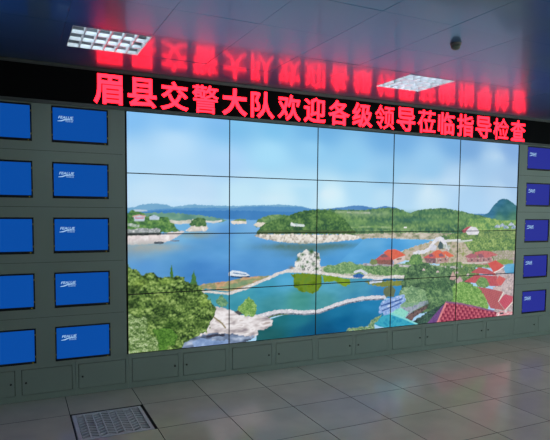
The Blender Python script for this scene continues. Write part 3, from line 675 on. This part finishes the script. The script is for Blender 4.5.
for r in range(4):
    for c in range(5):
        t = thing('video_panel', SHOWN[(r, c)], 'video panel', (c * PW, 0, Z0 + r * PH), 'panels of the video wall')
        obj('screen', screen_mesh(c, r), 'video', t)
        if frame_me is None:
            frame_me = obj('bezel', boxes([(0.0005, PW - 0.0005, 0, 0.02, 0.0005, BZ), (0.0005, PW - 0.0005, 0, 0.02, PH - BZ, PH - 0.0005),
                                           (0.0005, BZ, 0, 0.02, BZ, PH - BZ), (PW - BZ, PW - 0.0005, 0, 0.02, BZ, PH - BZ)]), 'dark', t).data
            body_me = obj('housing', boxes([(0.001, PW - 0.001, 0.021, 0.13, 0.001, PH - 0.001)]), 'dark', t).data
        else:
            obj('bezel', frame_me, 'dark', t); obj('housing', body_me, 'dark', t)

# ------------------------------------------------------------ message sign
sign = thing('led_sign', 'long black sign above the screens with glowing red Chinese characters', 'sign', (0, 0, LED0))
H = LED1 - LED0
obj('sign_face', boxes([(XL, XR, -0.004, 0.12, 0.030, H - 0.028)]), 'ledback', sign)
obj('lower_rail', boxes([(XL, XR, -0.016, 0.12, 0.0, 0.016), (XL, XR, -0.010, 0.12, 0.016, 0.030)]), 'rail', sign)
obj('upper_rail', boxes([(XL, XR, -0.016, 0.12, H - 0.014, H), (XL, XR, -0.010, 0.12, H - 0.028, H - 0.014)]), 'rail', sign)
WORDS = '眉县交警大队欢迎各级领导莅临指导检查'
CELL = (5.222 + 0.284 + 0.022) / 18
for k, ch in enumerate(WORDS):
    me = text_mesh(ch, 0.274, 0, 0, 0.0, 0.0036 if ch in '警莅领检' else (0.0085 if ch in '大' else 0.0062))
    zs = [v.co.z for v in me.vertices]; xs = [v.co.x for v in me.vertices]
    sz = 0.272 / (max(zs) - min(zs)); sz = min(max(sz, 0.9), 1.08)
    sx = min(0.272 / (max(xs) - min(xs)), 1.04)
    me.transform(Matrix.Translation((-(max(xs) + min(xs)) / 2, 0, -(max(zs) + min(zs)) / 2)))
    me.transform(Matrix.Diagonal((sx, 1, sz, 1)))
    obj('character', me, 'red', sign, (-0.311 + CELL * (k + 0.5), -0.0045, 0.030 + 0.144))

# ------------------------------------------------------------ monitors
def make_monitor(screen):
    t = thing('monitor', '', 'monitor')
    b = 0.009
    obj('bezel', boxes([(0, MW, 0.004, 0.03, 0, 0.020), (0, MW, 0.004, 0.03, MH - 0.012, MH), (0, b, 0.004, 0.03, 0.020, MH - 0.012), (MW - b, MW, 0.004, 0.03, 0.020, MH - 0.012)]), 'dark', t)
    obj('housing', boxes([(0.004, MW - 0.004, 0.031, 0.11, 0.004, MH - 0.004)]), 'dark', t)
    s = obj('screen', boxes([(b, MW - b, 0.010, 0.030, 0.020, MH - 0.012)]), screen, t)
    me = text_mesh('FEALUE', 0.032, 0.0004, 0.25, 0.0004)
    w = max(v.co.x for v in me.vertices); me.transform(Matrix.Diagonal((0.128 / w, 1, 1, 1)))
    obj('lettering', me, 'logo', s, (0.052, 0.0090, MH - 0.105))
    bm = bmesh.new()
    top = [(0.0, -0.018), (0.03, -0.012), (0.055, -0.002), (0.09, 0.001), (0.135, -0.002)]
    bot = [(0.0, -0.022), (0.035, -0.020), (0.06, -0.009), (0.09, -0.005), (0.135, -0.004)]
    f = [bm.verts.new((x, 0, z)) for x, z in top]; g = [bm.verts.new((x, 0, z)) for x, z in bot]
    for k in range(4): bm.faces.new((f[k], g[k], g[k + 1], f[k + 1]))
    r = bmesh.ops.extrude_face_region(bm, geom=bm.faces[:])
    bmesh.ops.translate(bm, vec=(0, 0.0006, 0), verts=[v for v in r['geom'] if isinstance(v, bmesh.types.BMVert)])
    bmesh.ops.recalc_face_normals(bm, faces=bm.faces)
    obj('swoosh', bm, 'logo', s, (0.048, 0.0090, MH - 0.108))
    me2 = text_mesh('日日日', 0.017, 0.0, 0, 0.0004); w = max(v.co.x for v in me2.vertices)
    me2.transform(Matrix.Diagonal((0.062 / w, 1, 1, 1)))
    obj('caption', me2, 'logo', s, (0.112, 0.0090, MH - 0.131))
    clip = None
    for x in (-0.006, MW - 0.006):
        for z in (MH * 0.2, MH * 0.82):
            if clip is None: clip = boxes([(0, 0.012, -0.003, 0.004, -0.007, 0.007)]); clip = obj('clip', clip, 'brass', t, (x, 0, z)).data
            else: obj('clip', clip, 'brass', t, (x, 0, z))
    obj('power_light', boxes([(MW - 0.028, MW - 0.021, 0.002, 0.006, 0.005, 0.010)]), 'amber', t)
    return t
ROW = ['topmost', 'second from the top', 'third from the top', 'second from the bottom', 'bottommost']
def column(proto, x, where, group, cat='monitor'):
    for k in range(5):
        o = copy_tree(proto, (x, 0, MZ[k]))
        tag(o, where % ROW[k], cat, group)
blue = make_monitor('blue')
column(blue, MXL[0], 'blue monitor cut by the left picture edge, %s of its column', 'blue monitors left of the video wall')
column(blue, MXL[1], 'blue monitor with white logo left beside the video wall, %s', 'blue monitors left of the video wall')
violet = make_monitor('violet')
column(violet, MXR[0], 'violet-blue monitor right of the video wall, %s of its column', 'violet monitors right of the video wall')
def drop(o):
    for ch in list(o.children): drop(ch)
    bpy.data.objects.remove(o)
drop(blue); drop(violet)

# ------------------------------------------------------------ cabinets below
def make_cabinet(x0, x1, doors, label):
    """doors: list of (left, right, knob side)"""
    t = thing('cabinet', label, 'cabinet', (x0, 0, 0), 'low cabinets under the screens')
    w = x1 - x0; g = 0.0047; z0, z1, h = 0.055, 0.288, Z0 - 0.002
    L = [(0.001, w - 0.001, 0, 0.02, 0, z0), (0.001, w - 0.001, 0, 0.02, z1, h)]
    xs = [0.001]
    for a, b, k in doors: xs += [a - x0, b - x0]
    xs.append(w - 0.001)
    for i in range(0, len(xs), 2): L.append((xs[i], xs[i + 1], 0, 0.02, z0, z1))
    obj('body', boxes(L), 'clad', t)
    obj('carcass', boxes([(0.002, w - 0.002, 0.0205, 0.13, 0.002, h - 0.002)]), 'gap', t)
    for a, b, k in doors:
        d = obj('door', boxes([(0, b - a - 2 * g, -0.002, 0.018, 0, z1 - z0 - 2 * g)]), 'clad', t, (a - x0 + g, 0, z0 + g))
        kx = 0.030 if k == 'l' else b - a - 2 * g - 0.030
        kn = lathe(bmesh.new(), [(0.009, 0.0), (0.009, -0.007), (0.007, -0.010), (0.003, -0.011)], 14, 'y')
        obj('knob', kn, 'knob', d, (kx, -0.002, 0.108))
    return t
make_cabinet(-1.42, -0.474, [(-1.395, -0.972, 'r'), (-0.921, -0.500, 'l')], 'dark green-grey two-door cabinet at far left, below the edge monitors')
make_cabinet(-0.474, 0.0, [(-0.448, -0.024, 'l')], 'green-grey single-door cabinet left of the video wall, nearest the vent tile')
NM = ['green-grey two-door cabinet below the leafy tree picture', 'green-grey two-door cabinet below the pale rocks picture', 'green-grey two-door cabinet below the pond causeway picture',
      'green-grey two-door cabinet below the turquoise pavilion picture', 'green-grey two-door cabinet below the red tiled roof picture']
for k in range(5):
    x = k * PW
    make_cabinet(x, x + PW, [(x + 0.034, x + 0.486, 'r'), (x + 0.534, x + 0.986, 'l')], NM[k])
make_cabinet(5.1, 5.574, [(5.124, 5.548, 'r')], 'green-grey single-door cabinet below the violet monitor column')
make_cabinet(5.574, 6.52, [(5.600, 6.021, 'r'), (6.072, 6.495, 'l')], 'green-grey two-door cabinet at the far right end')

# ------------------------------------------------------------ vent tile in the floor
g = thing('floor_vent', 'square perforated grey steel vent tile set in the floor', 'vent', (FX, FY - TS, -0.03))
a, b, T = 0.012, TS - 0.022, 0.029
obj('rim', boxes([(a, b, a, a + 0.022, 0, T), (a, b, b - 0.014, b, 0, T), (a, a + 0.030, a + 0.022, b - 0.014, 0, T), (b - 0.026, b, a + 0.022, b - 0.014, 0, T)]), 'grate', g)
ix0, ix1, iy0, iy1 = a + 0.030, b - 0.026, a + 0.022, b - 0.014
n = 8; pw = (ix1 - ix0) / n
for k in range(1, n):
    x = ix0 + pw * k
    obj('rib', boxes([(x - 0.004, x + 0.004, iy0, iy1, 0.004, T - 0.0005)]), 'grate', g)
bm = bmesh.new(); m_ = 10; ph = (iy1 - iy0) / m_
for k in range(n):
    xa, xb = ix0 + pw * k + 0.004, ix0 + pw * (k + 1) - 0.004
    for j in range(m_):
        y = iy0 - 0.012 + (iy1 - iy0 - 0.024) / (m_ - 1) * j; s = 1 if (k % 2 == 0) else -1
        sk = 0.030
        y0, y1 = (y, y + sk) if s > 0 else (y + sk, y)
        v = [bm.verts.new(q) for q in ((xa, y0, 0.012), (xb, y1, 0.012), (xb, y1 + 0.020, 0.012), (xa, y0 + 0.020, 0.012), (xa, y0, T - 0.003), (xb, y1, T - 0.003), (xb, y1 + 0.020, T - 0.003), (xa, y0 + 0.020, T - 0.003))]
        for f in ((3, 2, 1, 0), (4, 5, 6, 7), (0, 1, 5, 4), (1, 2, 6, 5), (2, 3, 7, 6), (3, 0, 4, 7)): bm.faces.new([v[i] for i in f])
o = obj('slat_lattice', bm, 'grate', g); o['kind'] = 'stuff'
obj('well', boxes([(a, b, a, b, -0.0, 0.003)]), 'gap', g)

# ------------------------------------------------------------ ceiling lights
def make_light(label, loc):
    t = thing('ceiling_light', label, 'ceiling light', (loc[0], loc[1], ZC), 'louvred ceiling lights')
    s = 0.270; hgt = 0.085
    obj('tray', boxes([(-s - 0.02, s + 0.02, -s - 0.02, s + 0.02, hgt, hgt + 0.01), (-s - 0.004, -s, -s, s, -0.002, hgt), (s, s + 0.004, -s, s, -0.002, hgt),
                       (-s - 0.004, s + 0.004, -s - 0.004, -s, -0.002, hgt), (-s - 0.004, s + 0.004, s, s + 0.004, -0.002, hgt)]), 'lampbody', t)
    for j in range(3):
        y = (j - 1) * 2 * s / 3
        obj('tube', lathe(bmesh.new(), [(0.012, -s + 0.02), (0.013, -s + 0.03), (0.013, s - 0.03), (0.012, s - 0.02)], 12, 'x', (0, y, 0.062)), 'tube', t, smooth=True)
        # parabolic trough above each tube
        bm = bmesh.new(); rows = []
        for q in range(9):
            u = -1 + 2 * q / 8; yy = y + u * s / 3 * 0.96; zz = 0.082 - 0.055 * u * u
            rows.append([bm.verts.new((-s + 0.004, yy, zz)), bm.verts.new((s - 0.004, yy, zz))])
        for p, q in zip(rows, rows[1:]): bm.faces.new((p[0], p[1], q[1], q[0]))
        r = bmesh.ops.extrude_face_region(bm, geom=bm.faces[:])
        bmesh.ops.translate(bm, vec=(0, 0, 0.001), verts=[v for v in r['geom'] if isinstance(v, bmesh.types.BMVert)])
        bmesh.ops.recalc_face_normals(bm, faces=bm.faces)
        obj('reflector', bm, 'trough', t, smooth=True)
    fx0, fx1 = [q for q in spans(WL, WR, CX, TS) if q[0] < loc[0] < q[1]][0]; fy0, fy1 = [q for q in spans(YR, 0.0, CY, TS) if q[0] < loc[1] < q[1]][0]
    fx0, fx1, fy0, fy1 = fx0 - loc[0] + 0.001, fx1 - loc[0] - 0.001, fy0 - loc[1] + 0.001, fy1 - loc[1] - 0.001; e = s + 0.004
    fl = [q for q in ((fx0, -e, fy0, fy1), (e, fx1, fy0, fy1), (-e, e, fy0, -e), (-e, e, e, fy1)) if q[1] - q[0] > 0.001 and q[3] - q[2] > 0.001]
    obj('flange', boxes([(a_, b_, c_, d_, 0.0, 0.006) for a_, b_, c_, d_ in fl]), 'ceil', t)
    def vblade(L, axis, c):
        bm = bmesh.new(); pr = [(-0.004, 0.0), (0.004, 0.0), (0.002, 0.045), (-0.002, 0.045)]
        ends = []
        for e in (-L, L):
            ends.append([bm.verts.new((c + p, e, z)) if axis == 'y' else bm.verts.new((e, c + p, z)) for p, z in pr])
        for k in range(4): bm.faces.new((ends[0][k], ends[0][(k + 1) % 4], ends[1][(k + 1) % 4], ends[1][k]))
        bm.faces.new(ends[0]); bm.faces.new(ends[1]); bmesh.ops.recalc_face_normals(bm, faces=bm.faces)
        return bm
    for k in (-1, 1): obj('long_blade', vblade(s, 'x', k * s / 3), 'louver', t)
    for k in range(1, 6): obj('cross_blade', vblade(s, 'y', -s + 2 * s * k / 6), 'louver', t)
    return t
make_light('louvred square ceiling light above the leftmost red characters', lamps[0])
make_light('bright louvred square ceiling light nearer the right, above the red sign', lamps[1])
make_light('added unseen louvred square ceiling light further back on the left', lamps[2])
make_light('added unseen louvred square ceiling light further back on the right', lamps[3])

# ------------------------------------------------------------ smoke detector
d = thing('smoke_detector', 'small round dark smoke detector on the glossy ceiling', 'smoke detector', (2.06, -2.08, ZC))
obj('base', lathe(bmesh.new(), [(0.042, 0.0), (0.042, -0.012), (0.037, -0.018)], 24), 'detbase', d, smooth=False)
obj('dome', lathe(bmesh.new(), [(0.035, -0.018), (0.035, -0.03), (0.028, -0.042), (0.016, -0.049), (0.004, -0.051)], 24), 'det', d, smooth=True)
